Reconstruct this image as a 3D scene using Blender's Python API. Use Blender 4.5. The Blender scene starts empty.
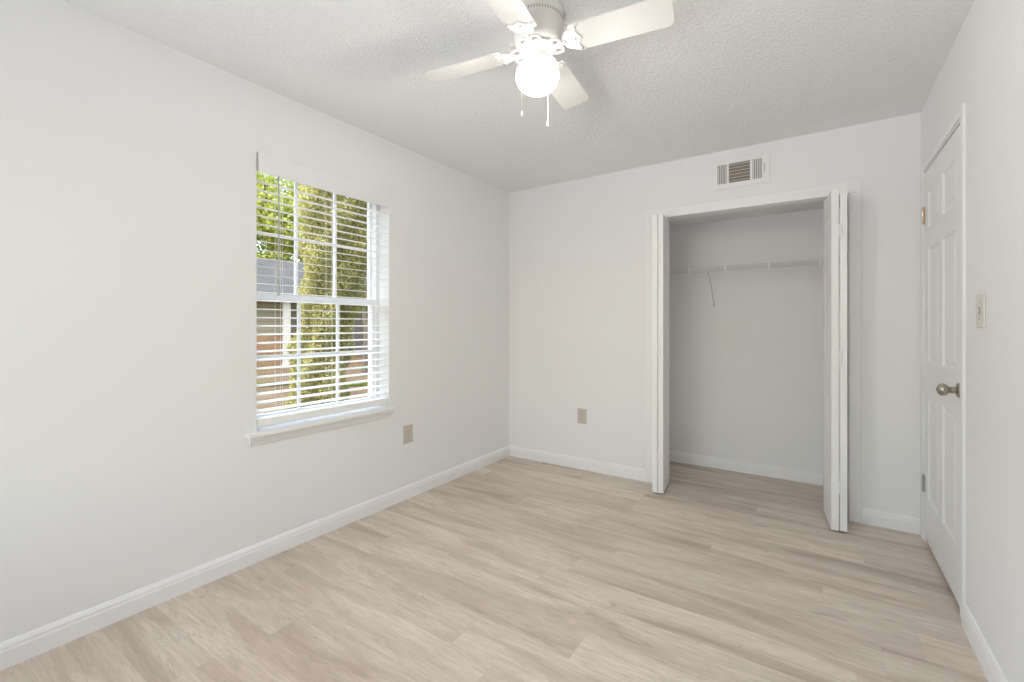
import bpy, math, random
import numpy as np
from mathutils import Vector, Matrix

C = bpy.context.scene.collection
SC = bpy.context.scene
PI = math.pi

# ------------------------------------------------------------------ camera, world, sun, fill lamps, exposure
XL, YB, XR, H = -2.385, 3.51, 0.492, 2.44        # left wall, back wall, right wall, ceiling height
YF = -0.62                                        # wall behind the camera
CAM_H, YAW, FPX, HOR = 1.206, math.radians(33.89), 456.2, 325.47

cam = bpy.data.objects.new('camera', bpy.data.cameras.new('camera'))
C.objects.link(cam)
cam.location = (0, 0, CAM_H)
cam.rotation_euler = (PI / 2, 0, YAW)
cam.data.sensor_width = 36.0
cam.data.lens = FPX / 1024 * 36.0
cam.data.shift_y = -(341 - HOR) / 1024
cam.data.clip_start = 0.02
cam.data.clip_end = 300
SC.camera = cam

SC.view_settings.view_transform = 'Standard'
SC.view_settings.look = 'None'
SC.view_settings.gamma = 1
SC.view_settings.use_curve_mapping = False
SC.view_settings.exposure = 0.08
SC.cycles.diffuse_bounces = 8
SC.cycles.max_bounces = 16
SC.cycles.transparent_max_bounces = 16

world = bpy.data.worlds.new('sky')
SC.world = world
world.use_nodes = True
wn = world.node_tree
sky = wn.nodes.new('ShaderNodeTexSky')
sky.sky_type = 'NISHITA'
sky.sun_disc = False
sky.sun_elevation = math.radians(52)
sky.sun_rotation = math.radians(160)
sky.air_density = 1.6
sky.dust_density = 3.0
wn.links.new(sky.outputs[0], wn.nodes['Background'].inputs[0])
wn.nodes['Background'].inputs[1].default_value = 0.55


def add_light(name, kind, loc, energy, color, direction=(0, 0, -1), **kw):
    l = bpy.data.lights.new(name, kind)
    l.energy = energy
    l.color = color
    for k, v in kw.items():
        setattr(l, k, v)
    o = bpy.data.objects.new(name, l)
    C.objects.link(o)
    o.location = loc
    o.rotation_euler = Vector(direction).to_track_quat('-Z', 'Y').to_euler()
    return o


add_light('sun', 'SUN', (0, 0, 12), 2.6, (1.0, 0.95, 0.86), (0.12, 0.70, -0.70), angle=math.radians(1.5))
# added fill lamp shining in through the made-up window behind the camera
add_light('fill_behind', 'AREA', (-1.9, YF - 1.9, 0.95), 50, (0.92, 0.95, 1.0), (0, 1, 0.45),
          shape='RECTANGLE', size=3.6, size_y=2.3)
# added upward fill lamp outside that window, brightens the ceiling
add_light('fill_bounce', 'AREA', (-1.7, YF - 1.9, 0.02), 150, (0.93, 0.955, 1.0), (0.1, 0.6, 1),
          shape='RECTANGLE', size=3.4, size_y=2.4)
# added area lamp boosting the sky light through the side window's blind
add_light('sky_boost_side', 'AREA', (XL - 5.0, 1.62, 5.2), 640, (0.915, 0.945, 1.0), (1, 0, -0.75),
          shape='RECTANGLE', size=3.0, size_y=2.4)
LAMP = 4.8                                       # glowing glass of the ceiling lamp
BULB = 23.0                                       # bulb light inside it
LAMP_COL = (1.0, 0.965, 0.925)

# ------------------------------------------------------------------ materials


class NT:
    def __init__(self, name):
        self.m = bpy.data.materials.new(name)
        self.m.use_nodes = True
        self.t = self.m.node_tree
        self.b = self.t.nodes['Principled BSDF']

    def n(self, typ, **kw):
        nd = self.t.nodes.new('ShaderNode' + typ)
        for k, v in kw.items():
            setattr(nd, k, v)
        return nd

    def l(self, a, b):
        self.t.links.new(a, b)

    def val(self, v, sock):
        if isinstance(v, (int, float)):
            sock.default_value = v
        else:
            self.l(v, sock)

    def math(self, op, a, b=0.0, c=None):
        nd = self.n('Math', operation=op)
        self.val(a, nd.inputs[0])
        self.val(b, nd.inputs[1])
        if c is not None:
            self.val(c, nd.inputs[2])
        return nd.outputs[0]

    def comb(self, x, y, z):
        nd = self.n('CombineXYZ')
        self.val(x, nd.inputs[0]); self.val(y, nd.inputs[1]); self.val(z, nd.inputs[2])
        return nd.outputs[0]

    def noise(self, vec, scale, detail=4, rough=0.5, dist=0.0):
        nd = self.n('TexNoise')
        if vec is not None:
            self.l(vec, nd.inputs['Vector'])
        nd.inputs['Scale'].default_value = scale
        nd.inputs['Detail'].default_value = detail
        nd.inputs['Roughness'].default_value = rough
        nd.inputs['Distortion'].default_value = dist
        return nd.outputs['Fac']

    def ramp(self, fac, stops):
        nd = self.n('ValToRGB')
        e = nd.color_ramp.elements
        e[0].position, e[0].color = stops[0][0], tuple(stops[0][1]) + (1,)
        e[1].position, e[1].color = stops[-1][0], tuple(stops[-1][1]) + (1,)
        for p, c in stops[1:-1]:
            k = e.new(p); k.color = tuple(c) + (1,)
        self.l(fac, nd.inputs[0])
        return nd.outputs[0]

    def mix(self, fac, a, b, mode='MIX'):
        nd = self.n('Mix', data_type='RGBA', blend_type=mode)
        self.val(fac, nd.inputs[0])
        for v, s in ((a, nd.inputs[6]), (b, nd.inputs[7])):
            if isinstance(v, tuple):
                s.default_value = v + (1,)
            else:
                self.l(v, s)
        return nd.outputs[2]

    def obj(self):
        return self.n('TexCoord').outputs['Object']

    def bump(self, height, strength, dist=0.01):
        nd = self.n('Bump')
        nd.inputs['Strength'].default_value = strength
        nd.inputs['Distance'].default_value = dist
        self.l(height, nd.inputs['Height'])
        self.l(nd.outputs[0], self.b.inputs['Normal'])

    def set(self, col=None, rough=None, metal=None, spec=None):
        if col is not None:
            if isinstance(col, tuple):
                self.b.inputs['Base Color'].default_value = col + (1,)
            else:
                self.l(col, self.b.inputs['Base Color'])
        if rough is not None:
            self.val(rough, self.b.inputs['Roughness'])
        if metal is not None:
            self.b.inputs['Metallic'].default_value = metal
        if spec is not None:
            self.b.inputs['Specular IOR Level'].default_value = spec
        return self


def plain(name, col, rough=0.45, metal=0.0, spec=0.5, var=0.0, scale=40):
    t = NT(name)
    if var:
        f = t.noise(t.obj(), scale, 3)
        c = t.mix(f, tuple(v * (1 - var) for v in col), tuple(min(1, v * (1 + var)) for v in col))
        t.set(c, rough, metal, spec)
    else:
        t.set(col, rough, metal, spec)
    return t.m


M = {}
# painted plaster walls with a faint roller / orange-peel texture
t = NT('wall_paint'); v = t.obj()
t.set(t.mix(t.noise(v, 2.2, 3), (0.800, 0.802, 0.806), (0.814, 0.816, 0.820)), 0.75, 0, 0.25)
t.bump(t.noise(v, 170, 3, 0.55), 0.12, 0.004)
M['wall'] = t.m
# stippled, stomped ceiling texture
t = NT('ceiling_texture'); v = t.obj()
f1 = t.noise(v, 72, 4, 0.62, 0.6)
f2 = t.noise(v, 120, 2, 0.5, 0.2)
hgt = t.math('ADD', t.ramp(f1, [(0.40, (0, 0, 0)), (0.62, (1, 1, 1))]), t.math('MULTIPLY', f2, 0.4))
t.set((0.885, 0.884, 0.884), 0.85, 0, 0.2)
t.bump(hgt, 0.55, 0.006)
M['ceiling'] = t.m
# vinyl planks laid along X
t = NT('vinyl_plank_floor'); v = t.obj()
sx = t.n('SeparateXYZ'); t.l(v, sx.inputs[0]); X, Y = sx.outputs[0], sx.outputs[1]
PW, PL = 0.178, 1.22
yr = t.math('DIVIDE', t.math('ADD', Y, 20.055), PW)
row = t.math('FLOOR', yr)
wn1 = t.n('TexWhiteNoise', noise_dimensions='1D'); t.l(row, wn1.inputs['W'])
xs = t.math('ADD', t.math('DIVIDE', t.math('ADD', X, 30), PL), wn1.outputs['Value'])
col = t.math('FLOOR', xs)
wn2 = t.n('TexWhiteNoise', noise_dimensions='2D'); t.l(t.comb(row, col, 0), wn2.inputs['Vector'])
pid = wn2.outputs['Value']
off = t.math('MULTIPLY', pid, 57.0)
g1 = t.noise(t.comb(t.math('ADD', t.math('MULTIPLY', X, 1.1), off), t.math('MULTIPLY', Y, 7.5), off), 1.0, 5, 0.55, 0.9)
g2 = t.noise(t.comb(t.math('ADD', t.math('MULTIPLY', X, 8), off), t.math('MULTIPLY', Y, 85), off), 1.0, 5, 0.70, 0.7)
g3 = t.noise(t.comb(t.math('ADD', t.math('MULTIPLY', X, 4.5), off), t.math('MULTIPLY', Y, 27), off), 1.0, 8, 0.74, 2.2)
base = t.ramp(g1, [(0.30, (0.44, 0.36, 0.295)), (0.43, (0.615, 0.525, 0.445)), (0.56, (0.73, 0.645, 0.56)), (0.76, (0.81, 0.735, 0.655))])
fine = t.ramp(g2, [(0.36, (0, 0, 0)), (0.68, (1, 1, 1))])
base = t.mix(t.math('MULTIPLY', fine, 0.60), base, (0.46, 0.38, 0.312))
streak = t.ramp(g3, [(0.56, (0, 0, 0)), (0.72, (1, 1, 1))])
base = t.mix(t.math('MULTIPLY', streak, 0.72), base, (0.36, 0.29, 0.235))
kn = t.noise(t.comb(t.math('ADD', t.math('MULTIPLY', X, 5.5), off), t.math('MULTIPLY', Y, 13), off), 1.0, 2, 0.4, 0.8)
knot = t.ramp(kn, [(0.70, (0, 0, 0)), (0.78, (1, 1, 1))])
base = t.mix(t.math('MULTIPLY', knot, 0.45), base, (0.30, 0.24, 0.19))
tone = t.math('ADD', t.math('MULTIPLY', pid, 0.14), 0.925)
base = t.mix(1.0, base, t.comb(tone, tone, tone), 'MULTIPLY')
hue = t.math('FRACT', t.math('MULTIPLY', pid, 7.31))
base = t.mix(t.math('MULTIPLY', hue, 0.16), base, (0.60, 0.53, 0.48))
fy = t.math('FRACT', yr); fx = t.math('FRACT', xs)
ey = t.math('MULTIPLY', t.math('MINIMUM', fy, t.math('SUBTRACT', 1.0, fy)), PW)
ex = t.math('MULTIPLY', t.math('MINIMUM', fx, t.math('SUBTRACT', 1.0, fx)), PL)
seam = t.math('LESS_THAN', t.math('MINIMUM', ey, ex), 0.0010)
base = t.mix(t.math('MULTIPLY', seam, 0.22), base, (0.30, 0.235, 0.18))
t.set(base, t.math('ADD', t.math('MULTIPLY', g2, 0.15), 0.40), 0, 0.35)
t.bump(t.math('SUBTRACT', g2, t.math('MULTIPLY', seam, 2.0)), 0.10, 0.002)
M['floor'] = t.m

M['trim'] = plain('trim_paint', (0.835, 0.835, 0.835), 0.38, var=0.006)
M['door'] = plain('door_paint', (0.83, 0.83, 0.83), 0.40, var=0.006)
M['valance'] = plain('valance_vinyl', (0.808, 0.809, 0.812), 0.5, var=0.01)
M['blind'] = plain('blind_vinyl', (0.86, 0.86, 0.85), 0.35, var=0.006)
M['vinyl'] = plain('window_vinyl', (0.80, 0.81, 0.83), 0.40, var=0.006)
M['cord'] = plain('blind_cord', (0.82, 0.80, 0.77), 0.8, var=0.02)
M['wand'] = plain('tilt_wand_plastic', (0.42, 0.42, 0.42), 0.25, var=0.02)
M['fan'] = plain('fan_enamel', (0.84, 0.82, 0.785), 0.32, var=0.006)
M['blade'] = plain('fan_blade_laminate', (0.80, 0.785, 0.755), 0.42, var=0.01)
M['dark'] = plain('dark_void', (0.10, 0.09, 0.08), 0.8, var=0.1)
M['duct'] = plain('duct_inside', (0.26, 0.23, 0.20), 0.8, var=0.1)
M['screw'] = plain('screw_grey', (0.45, 0.43, 0.40), 0.4, 0.6, var=0.03)
M['almond'] = plain('almond_plastic', (0.56, 0.512, 0.455), 0.4, var=0.015)
M['almond_dk'] = plain('almond_slot', (0.22, 0.19, 0.15), 0.5, var=0.05)
M['ivory'] = plain('ivory_plastic', (0.66, 0.645, 0.58), 0.4, var=0.01)
M['brass'] = plain('hinge_brass', (0.62, 0.52, 0.38), 0.35, 0.9, var=0.06)
M['nickel'] = plain('brushed_nickel', (0.44, 0.405, 0.35), 0.27, 1.0, var=0.05, scale=80)
M['steel'] = plain('hinge_steel', (0.50, 0.50, 0.50), 0.38, 0.9, var=0.05)
M['vent'] = plain('vent_enamel', (0.81, 0.81, 0.805), 0.45, var=0.01)
M['louver'] = plain('vent_louver', (0.62, 0.56, 0.48), 0.5, var=0.05)
M['wire'] = plain('shelf_vinyl_wire', (0.66, 0.65, 0.64), 0.4, var=0.01)
M['clip'] = plain('shelf_clip', (0.86, 0.85, 0.83), 0.4, var=0.01)
M['chain'] = plain('pull_chain_metal', (0.66, 0.62, 0.55), 0.35, 0.7, var=0.05)
M['black'] = plain('black_pivot', (0.04, 0.04, 0.04), 0.5, var=0.1)

t = NT('lamp_glass')
em = t.n('Emission'); em.inputs[0].default_value = LAMP_COL + (1,); em.inputs[1].default_value = LAMP / 0.2
tr = t.n('BsdfTransparent'); tr.inputs[0].default_value = (1, 0.98, 0.95, 1)
mx = t.n('MixShader'); mx.inputs[0].default_value = 0.2
t.l(tr.outputs[0], mx.inputs[1]); t.l(em.outputs[0], mx.inputs[2]); t.l(mx.outputs[0], t.t.nodes['Material Output'].inputs[0])
M['lamp'] = t.m

t = NT('window_glass')
tr = t.n('BsdfTransparent'); gl = t.n('BsdfGlossy'); gl.inputs['Roughness'].default_value = 0.02
tr.inputs[0].default_value = (0.97, 0.985, 0.98, 1)
fr = t.n('Fresnel'); fr.inputs[0].default_value = 1.35
ge = t.n('NewGeometry')
mx = t.n('MixShader'); t.l(t.math('MULTIPLY', fr.outputs[0], t.math('SUBTRACT', 1.0, ge.outputs['Backfacing'])), mx.inputs[0]); t.l(tr.outputs[0], mx.inputs[1]); t.l(gl.outputs[0], mx.inputs[2])
t.l(mx.outputs[0], t.t.nodes['Material Output'].inputs[0])
M['glass'] = t.m

# outdoors
t = NT('pine_straw_ground'); v = t.obj()
f = t.noise(v, 1.3, 6, 0.65); g = t.noise(v, 9.0, 5, 0.7)
c = t.ramp(f, [(0.3, (0.13, 0.085, 0.045)), (0.5, (0.185, 0.135, 0.085)), (0.72, (0.23, 0.185, 0.13))])
t.set(t.mix(t.math('MULTIPLY', g, 0.45), c, (0.15, 0.09, 0.05)), 0.95, 0, 0.1)
M['ground'] = t.m
t = NT('grey_shingle_roof'); v = t.obj()
br = t.n('TexBrick'); t.l(v, br.inputs['Vector']); br.inputs['Scale'].default_value = 1.0
br.inputs['Color1'].default_value = (0.135, 0.13, 0.13, 1); br.inputs['Color2'].default_value = (0.10, 0.098, 0.098, 1)
br.inputs['Mortar'].default_value = (0.075, 0.073, 0.073, 1); br.inputs['Brick Width'].default_value = 0.30
br.inputs['Row Height'].default_value = 0.14; br.inputs['Mortar Size'].default_value = 0.012
t.set(t.mix(t.math('MULTIPLY', t.noise(v, 30, 4), 0.5), br.outputs[0], (0.125, 0.122, 0.122)), 0.95, 0, 0.1)
M['roof'] = t.m
t = NT('tan_lap_siding'); v = t.obj()
sx = t.n('SeparateXYZ'); t.l(v, sx.inputs[0])
fz = t.math('FRACT', t.math('DIVIDE', sx.outputs[2], 0.18))
c = t.mix(t.math('LESS_THAN', fz, 0.12), (0.25, 0.23, 0.165), (0.155, 0.14, 0.10))
t.set(t.mix(t.math('MULTIPLY', t.noise(v, 12, 3), 0.2), c, (0.20, 0.185, 0.135)), 0.8, 0, 0.2)
M['siding'] = t.m
t = NT('red_brick'); v = t.obj()
br = t.n('TexBrick'); mp = t.n('Mapping'); mp.inputs['Rotation'].default_value = (PI / 2, 0, 0)
t.l(v, mp.inputs[0]); t.l(mp.outputs[0], br.inputs['Vector']); br.inputs['Scale'].default_value = 1
br.inputs['Color1'].default_value = (0.30, 0.175, 0.10, 1); br.inputs['Color2'].default_value = (0.19, 0.11, 0.07, 1)
br.inputs['Mortar'].default_value = (0.32, 0.255, 0.18, 1); br.inputs['Brick Width'].default_value = 0.21
br.inputs['Row Height'].default_value = 0.075; br.inputs['Mortar Size'].default_value = 0.01
t.set(br.outputs[0], 0.9, 0, 0.1)
M['brick'] = t.m
M['post'] = plain('white_post_paint', (0.46, 0.45, 0.43), 0.6, var=0.02)
M['post_tan'] = plain('tan_post_paint', (0.30, 0.26, 0.165), 0.6, var=0.04)
M['dark_frame'] = plain('brown_window_frame', (0.17, 0.15, 0.13), 0.6, var=0.05)
M['dark_glass'] = plain('dark_window_glass', (0.10, 0.09, 0.085), 0.2, var=0.1)


def leaf_mat(name, c1, c2, c3, scale=3.0):
    t = NT(name)
    g = t.n('NewGeometry')
    f = t.math('ADD', t.math('MULTIPLY', g.outputs['Random Per Island'], 0.7), t.math('MULTIPLY', t.noise(t.obj(), scale, 3), 0.3))
    c = t.ramp(f, [(0.1, c1), (0.5, c2), (0.9, c3)])
    t.set(c, 0.6, 0, 0.2)
    ts = t.n('BsdfTranslucent'); t.l(c, ts.inputs[0])
    mx = t.n('MixShader'); mx.inputs[0].default_value = 0.42
    t.l(t.b.outputs[0], mx.inputs[1]); t.l(ts.outputs[0], mx.inputs[2])
    t.l(mx.outputs[0], t.t.nodes['Material Output'].inputs[0])
    return t.m


M['shrub'] = leaf_mat('olive_foliage', (0.20, 0.185, 0.07), (0.36, 0.34, 0.13), (0.54, 0.51, 0.21))
M['leaf'] = leaf_mat('bright_green_leaves', (0.30, 0.36, 0.07), (0.52, 0.57, 0.13), (0.72, 0.74, 0.27), 0.6)
M['leaf_dk'] = leaf_mat('mid_green_leaves', (0.15, 0.17, 0.05), (0.27, 0.285, 0.085), (0.42, 0.43, 0.15), 0.6)
M['grass'] = leaf_mat('lawn_grass', (0.15, 0.19, 0.03), (0.24, 0.29, 0.05), (0.34, 0.38, 0.09), 1.0)
M['bark'] = plain('bark', (0.12, 0.095, 0.07), 0.9, var=0.35, scale=12)

# ------------------------------------------------------------------ mesh helpers


class MB:
    """collects shapes and links them as one mesh object"""

    def __init__(self):
        self.v, self.f, self.s = [], [], []

    def add(self, vs, fs, smooth=False, mat=None):
        o = len(self.v)
        if mat is not None:
            vs = [tuple(mat @ Vector(p)) for p in vs]
        self.v += [tuple(p) for p in vs]
        self.f += [tuple(i + o for i in f) for f in fs]
        self.s += [smooth] * len(fs)
        return self

    def box(self, a, b, mat=None):
        x0, x1 = sorted((a[0], b[0])); y0, y1 = sorted((a[1], b[1])); z0, z1 = sorted((a[2], b[2]))
        vs = [(x0, y0, z0), (x1, y0, z0), (x1, y1, z0), (x0, y1, z0), (x0, y0, z1), (x1, y0, z1), (x1, y1, z1), (x0, y1, z1)]
        return self.add(vs, [(0, 3, 2, 1), (4, 5, 6, 7), (0, 1, 5, 4), (1, 2, 6, 5), (2, 3, 7, 6), (3, 0, 4, 7)], False, mat)

    def prism(self, pts, z0, z1, mat=None):
        """outline in XY (counter-clockwise) extruded along Z"""
        n = len(pts)
        vs = [(x, y, z0) for x, y in pts] + [(x, y, z1) for x, y in pts]
        fs = [tuple(range(n - 1, -1, -1)), tuple(range(n, 2 * n))]
        fs += [(i, (i + 1) % n, n + (i + 1) % n, n + i) for i in range(n)]
        return self.add(vs, fs, False, mat)

    def profile_x(self, prof, x0, x1, mat=None):
        """closed (y, z) outline extruded along X"""
        n = len(prof)
        vs = [(x0, y, z) for y, z in prof] + [(x1, y, z) for y, z in prof]
        fs = [tuple(range(n - 1, -1, -1)), tuple(range(n, 2 * n))]
        fs += [(i, (i + 1) % n, n + (i + 1) % n, n + i) for i in range(n)]
        return self.add(vs, fs, False, mat)

    def lathe(self, prof, n=40, mat=None, sharp=False):
        """(r, z) profile from bottom to top around Z"""
        vs, fs = [], []
        for r, z in prof:
            for k in range(n):
                a = 2 * PI * k / n
                vs.append((r * math.cos(a), r * math.sin(a), z))
        m = len(prof)
        for i in range(m - 1):
            for k in range(n):
                k2 = (k + 1) % n
                fs.append((i * n + k, i * n + k2, (i + 1) * n + k2, (i + 1) * n + k))
        fs.append(tuple(range(n - 1, -1, -1)))
        fs.append(tuple((m - 1) * n + k for k in range(n)))
        return self.add(vs, fs, not sharp, mat)

    def tube(self, pts, r, n=8, mat=None, closed=False):
        P = [Vector(p) for p in pts]
        m = len(P)
        rr = r if isinstance(r, (list, tuple)) else [r] * m
        vs, fs = [], []
        up = None
        for i in range(m):
            a = P[i - 1] if (i > 0 or closed) else P[i]
            b = P[(i + 1) % m] if (i < m - 1 or closed) else P[i]
            d = (b - a).normalized()
            if up is None:
                up = Vector((0, 0, 1)) if abs(d.z) < 0.9 else Vector((1, 0, 0))
            s = d.cross(up).normalized(); u = s.cross(d).normalized(); up = u
            for k in range(n):
                w = 2 * PI * k / n
                vs.append(tuple(P[i] + s * (rr[i] * math.cos(w)) + u * (rr[i] * math.sin(w))))
        for i in range(m if closed else m - 1):
            j = (i + 1) % m
            for k in range(n):
                k2 = (k + 1) % n
                fs.append((i * n + k, i * n + k2, j * n + k2, j * n + k))
        if not closed:
            fs.append(tuple(range(n - 1, -1, -1)))
            fs.append(tuple((m - 1) * n + k for k in range(n)))
        return self.add(vs, fs, True, mat)

    def build(self, name, mat, parent=None, bevel=0.0, loc=None):
        me = bpy.data.meshes.new(name)
        me.from_pydata(self.v, [], self.f)
        for p, s in zip(me.polygons, self.s):
            p.use_smooth = s
        if any(self.s) and not all(self.s):
            me.set_sharp_from_angle(angle=math.radians(40))
        elif any(self.s):
            me.set_sharp_from_angle(angle=math.radians(50))
        me.update()
        me.materials.append(mat)
        o = bpy.data.objects.new(name, me)
        C.objects.link(o)
        if parent is not None:
            o.parent = parent
        if loc is not None:
            o.location = loc
        if bevel:
            b = o.modifiers.new('bevel', 'BEVEL')
            b.width = bevel; b.segments = 2; b.limit_method = 'ANGLE'; b.angle_limit = math.radians(40)
        return o


def tag(o, label=None, cat=None, group=None, kind=None):
    if label: o['label'] = label
    if cat: o['category'] = cat
    if group: o['group'] = group
    if kind: o['kind'] = kind
    return o


def thing(name, label, cat, loc=(0, 0, 0), rotz=0.0, group=None, kind=None):
    o = bpy.data.objects.new(name, None)
    o.empty_display_size = 0.1
    C.objects.link(o)
    o.location = loc
    o.rotation_euler = (0, 0, rotz)
    return tag(o, label, cat, group, kind)


def struct(name, mb, mat, bevel=0.0, label=None, cat=None):
    return tag(mb.build(name, mat, None, bevel), label, cat, None, 'structure')


# ------------------------------------------------------------------ room shell
WT = 0.18
# window opening in the left wall
WY0, WY1, WZ0, WZ1 = 1.208, 2.075, 0.640, 2.092
# closet opening in the back wall
CX0, CX1, CZ = -1.062, 0.168, 2.037
YBB = YB + 0.12
YC = 4.17                                         # closet back
CXL, CXR, CCZ = -1.24, 0.36, 2.09                 # closet side walls and its ceiling
# door opening in the right wall
DY0, DY1, DZ = 2.607, 3.420, 2.074

struct('floor', MB().box((XL, YF, -0.12), (XR, YC, 0)).box((XR, DY0, -0.12), (XR + 0.07, DY1, 0)), M['floor'], label='pale wood plank vinyl floor of the empty room', cat='floor')
struct('ceiling', MB().box((XL - WT, YF - 0.12, H), (XR + 0.16, YC + 0.1, H + 0.12)), M['ceiling'],
       label='white ceiling with stippled plaster texture', cat='ceiling')
w = MB()
w.box((XL - WT, YF, -0.45), (XL, WY0, H)).box((XL - WT, WY1, -0.45), (XL, YC + 0.1, H))
w.box((XL - WT, WY0, -0.45), (XL, WY1, WZ0)).box((XL - WT, WY0, WZ1), (XL, WY1, H))
struct('wall_left', w, M['wall'], label='off white painted wall holding the window', cat='wall')
w = MB()
w.box((XL, YB, 0), (CX0, YBB, H)).box((CX1, YB, 0), (XR, YBB, H)).box((CX0, YB, CZ), (CX1, YBB, H))
struct('wall_back', w, M['wall'], label='off white far wall around the open closet', cat='wall')
w = MB()
w.box((XR, YF, 0), (XR + 0.16, DY0, H)).box((XR, DY1, 0), (XR + 0.16, YC + 0.1, H))
w.box((XR, DY0, DZ), (XR + 0.16, DY1, H)).box((XR + 0.07, DY0, 0), (XR + 0.16, DY1, DZ))
struct('wall_right', w, M['wall'], label='off white wall on the right with the closed door', cat='wall')
w = MB()
FX0, FX1, FZ0, FZ1 = -2.05, 0.16, 0.66, 2.18  # opening made up for the fill lamps outside
w.box((XL - WT, YF - 0.12, 0), (FX0, YF, H)).box((FX1, YF - 0.12, 0), (XR + 0.16, YF, H))
w.box((FX0, YF - 0.12, 0), (FX1, YF, FZ0)).box((FX0, YF - 0.12, FZ1), (FX1, YF, H))
struct('wall_front', w, M['wall'], label='off white wall behind the viewer with a made-up opening for fill light', cat='wall')
w = MB()
w.box((CXL - 0.1, YBB, 0), (CXL, YC, CCZ)).box((CXR, YBB, 0), (XR, YC, CCZ)).box((CXL - 0.1, YC, 0), (XR, YC + 0.1, CCZ))
struct('wall_closet', w, M['wall'], label='off white painted inside walls of the closet', cat='wall')
struct('ceiling_closet', MB().box((CXL - 0.1, YBB, CCZ), (XR, YC + 0.1, CCZ + 0.08)), M['wall'],
       label='low flat ceiling inside the closet', cat='ceiling')

# baseboards: moulded section (depth from wall, height)
BB = [(0, 0), (0.015, 0), (0.015, 0.060), (0.0125, 0.068), (0.0125, 0.076), (0.006, 0.089), (0, 0.092)]


def baseboard(name, p0, p1, label):
    """runs from p0 to p1 with the wall on its left-hand side's back"""
    a, b = Vector(p0), Vector(p1)
    d = (b - a); L = d.length; d.normalize()
    nrm = Vector((d.y, -d.x))                     # towards the room
    vs = []
    for s in (0, L):
        for q, z in BB:
            vs.append((a.x + d.x * s + nrm.x * q, a.y + d.y * s + nrm.y * q, z))
    n = len(BB)
    fs = [tuple(range(n)), tuple(range(2 * n - 1, n - 1, -1))] + [(i, n + i, n + (i + 1) % n, (i + 1) % n) for i in range(n)]
    return struct(name, MB().add(vs, fs), M['trim'], 0, label, 'baseboard')


baseboard('baseboard_left', (XL, YF), (XL, YB), 'white moulded baseboard along the window wall')
baseboard('baseboard_back', (XL, YB), (-1.112, YB), 'white baseboard between room corner and closet')
baseboard('baseboard_corner', (0.218, YB), (XR, YB), 'short white baseboard between closet and door corner')
baseboard('baseboard_right', (XR, 2.527), (XR, YF), 'white baseboard on the right wall below the light switch')
baseboard('baseboard_closet', (CXL, YC), (CXR, YC), 'white baseboard along the closet back wall')

# closet jambs, casing and sliding track
w = MB()
w.box((CX0, YB, 0), (CX0 + 0.017, YBB, CZ)).box((CX1 - 0.017, YB, 0), (CX1, YBB, CZ)).box((CX0 + 0.017, YB, CZ - 0.017), (CX1 - 0.017, YBB, CZ))
struct('trim_1', w, M['trim'], 0.0015, 'white jamb boards lining the closet opening', 'trim')
CT = 0.014
w = MB()
w.box((-1.112, YB - CT, 0), (-1.050, YB, 2.020)).box((0.156, YB - CT, 0), (0.218, YB, 2.020))
w.box((-1.112, YB - CT, 2.020), (0.218, YB, 2.093))
struct('trim_2', w, M['trim'], 0.003, 'flat white casing around the closet opening', 'trim')
w = MB()
w.box((CX0 + 0.017, YB + 0.032, CZ - 0.0185), (CX1 - 0.017, YB + 0.064, CZ - 0.017))
struct('trim_3', w, M['trim'], 0, 'thin white overhead track for the folding closet doors', 'trim')

# ------------------------------------------------------------------ moulded panel slabs (doors)


def panel_slab(w, h, t, panels, depth=0.007, g=(0.010, 0.020, 0.034)):
    """local: x 0..w, z 0..h, front face y=0 looking to -y, back face y=t; panels are (x0, x1, z0, z1)"""
    mb = MB()
    xs = sorted({0.0, w} | {p[0] for p in panels} | {p[1] for p in panels})
    zs = sorted({0.0, h} | {p[2] for p in panels} | {p[3] for p in panels})

    def face(y, sgn):
        def quad(pts):
            vs = [(x, yy, z) for x, yy, z in pts]
            mb.add(vs, [(0, 1, 2, 3) if sgn < 0 else (3, 2, 1, 0)])
        for i in range(len(xs) - 1):
            for j in range(len(zs) - 1):
                x0, x1, z0, z1 = xs[i], xs[i + 1], zs[j], zs[j + 1]
                inside = [p for p in panels if p[0] <= x0 + 1e-6 and p[1] >= x1 - 1e-6 and p[2] <= z0 + 1e-6 and p[3] >= z1 - 1e-6]
                if not inside:
                    quad([(x0, y, z0), (x1, y, z0), (x1, y, z1), (x0, y, z1)])
        for x0, x1, z0, z1 in panels:
            rings = [(0, 0), (g[0], depth), (g[1], depth), (g[2], depth * 0.25)]
            R = []
            for ins, d in rings:
                yy = y - sgn * d
                R.append([(x0 + ins, yy, z0 + ins), (x1 - ins, yy, z0 + ins), (x1 - ins, yy, z1 - ins), (x0 + ins, yy, z1 - ins)])
            for a, b in zip(R[:-1], R[1:]):
                for k in range(4):
                    k2 = (k + 1) % 4
                    quad([a[k], a[k2], b[k2], b[k]])
            quad(R[-1])
    face(0, -1)
    face(t, 1)
    mb.add([(0, 0, 0), (w, 0, 0), (w, t, 0), (0, t, 0)], [(0, 3, 2, 1)])
    mb.add([(0, 0, h), (w, 0, h), (w, t, h), (0, t, h)], [(0, 1, 2, 3)])
    mb.add([(0, 0, 0), (0, t, 0), (0, t, h), (0, 0, h)], [(0, 1, 2, 3)])
    mb.add([(w, 0, 0), (w, t, 0), (w, t, h), (w, 0, h)], [(3, 2, 1, 0)])
    return mb


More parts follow.
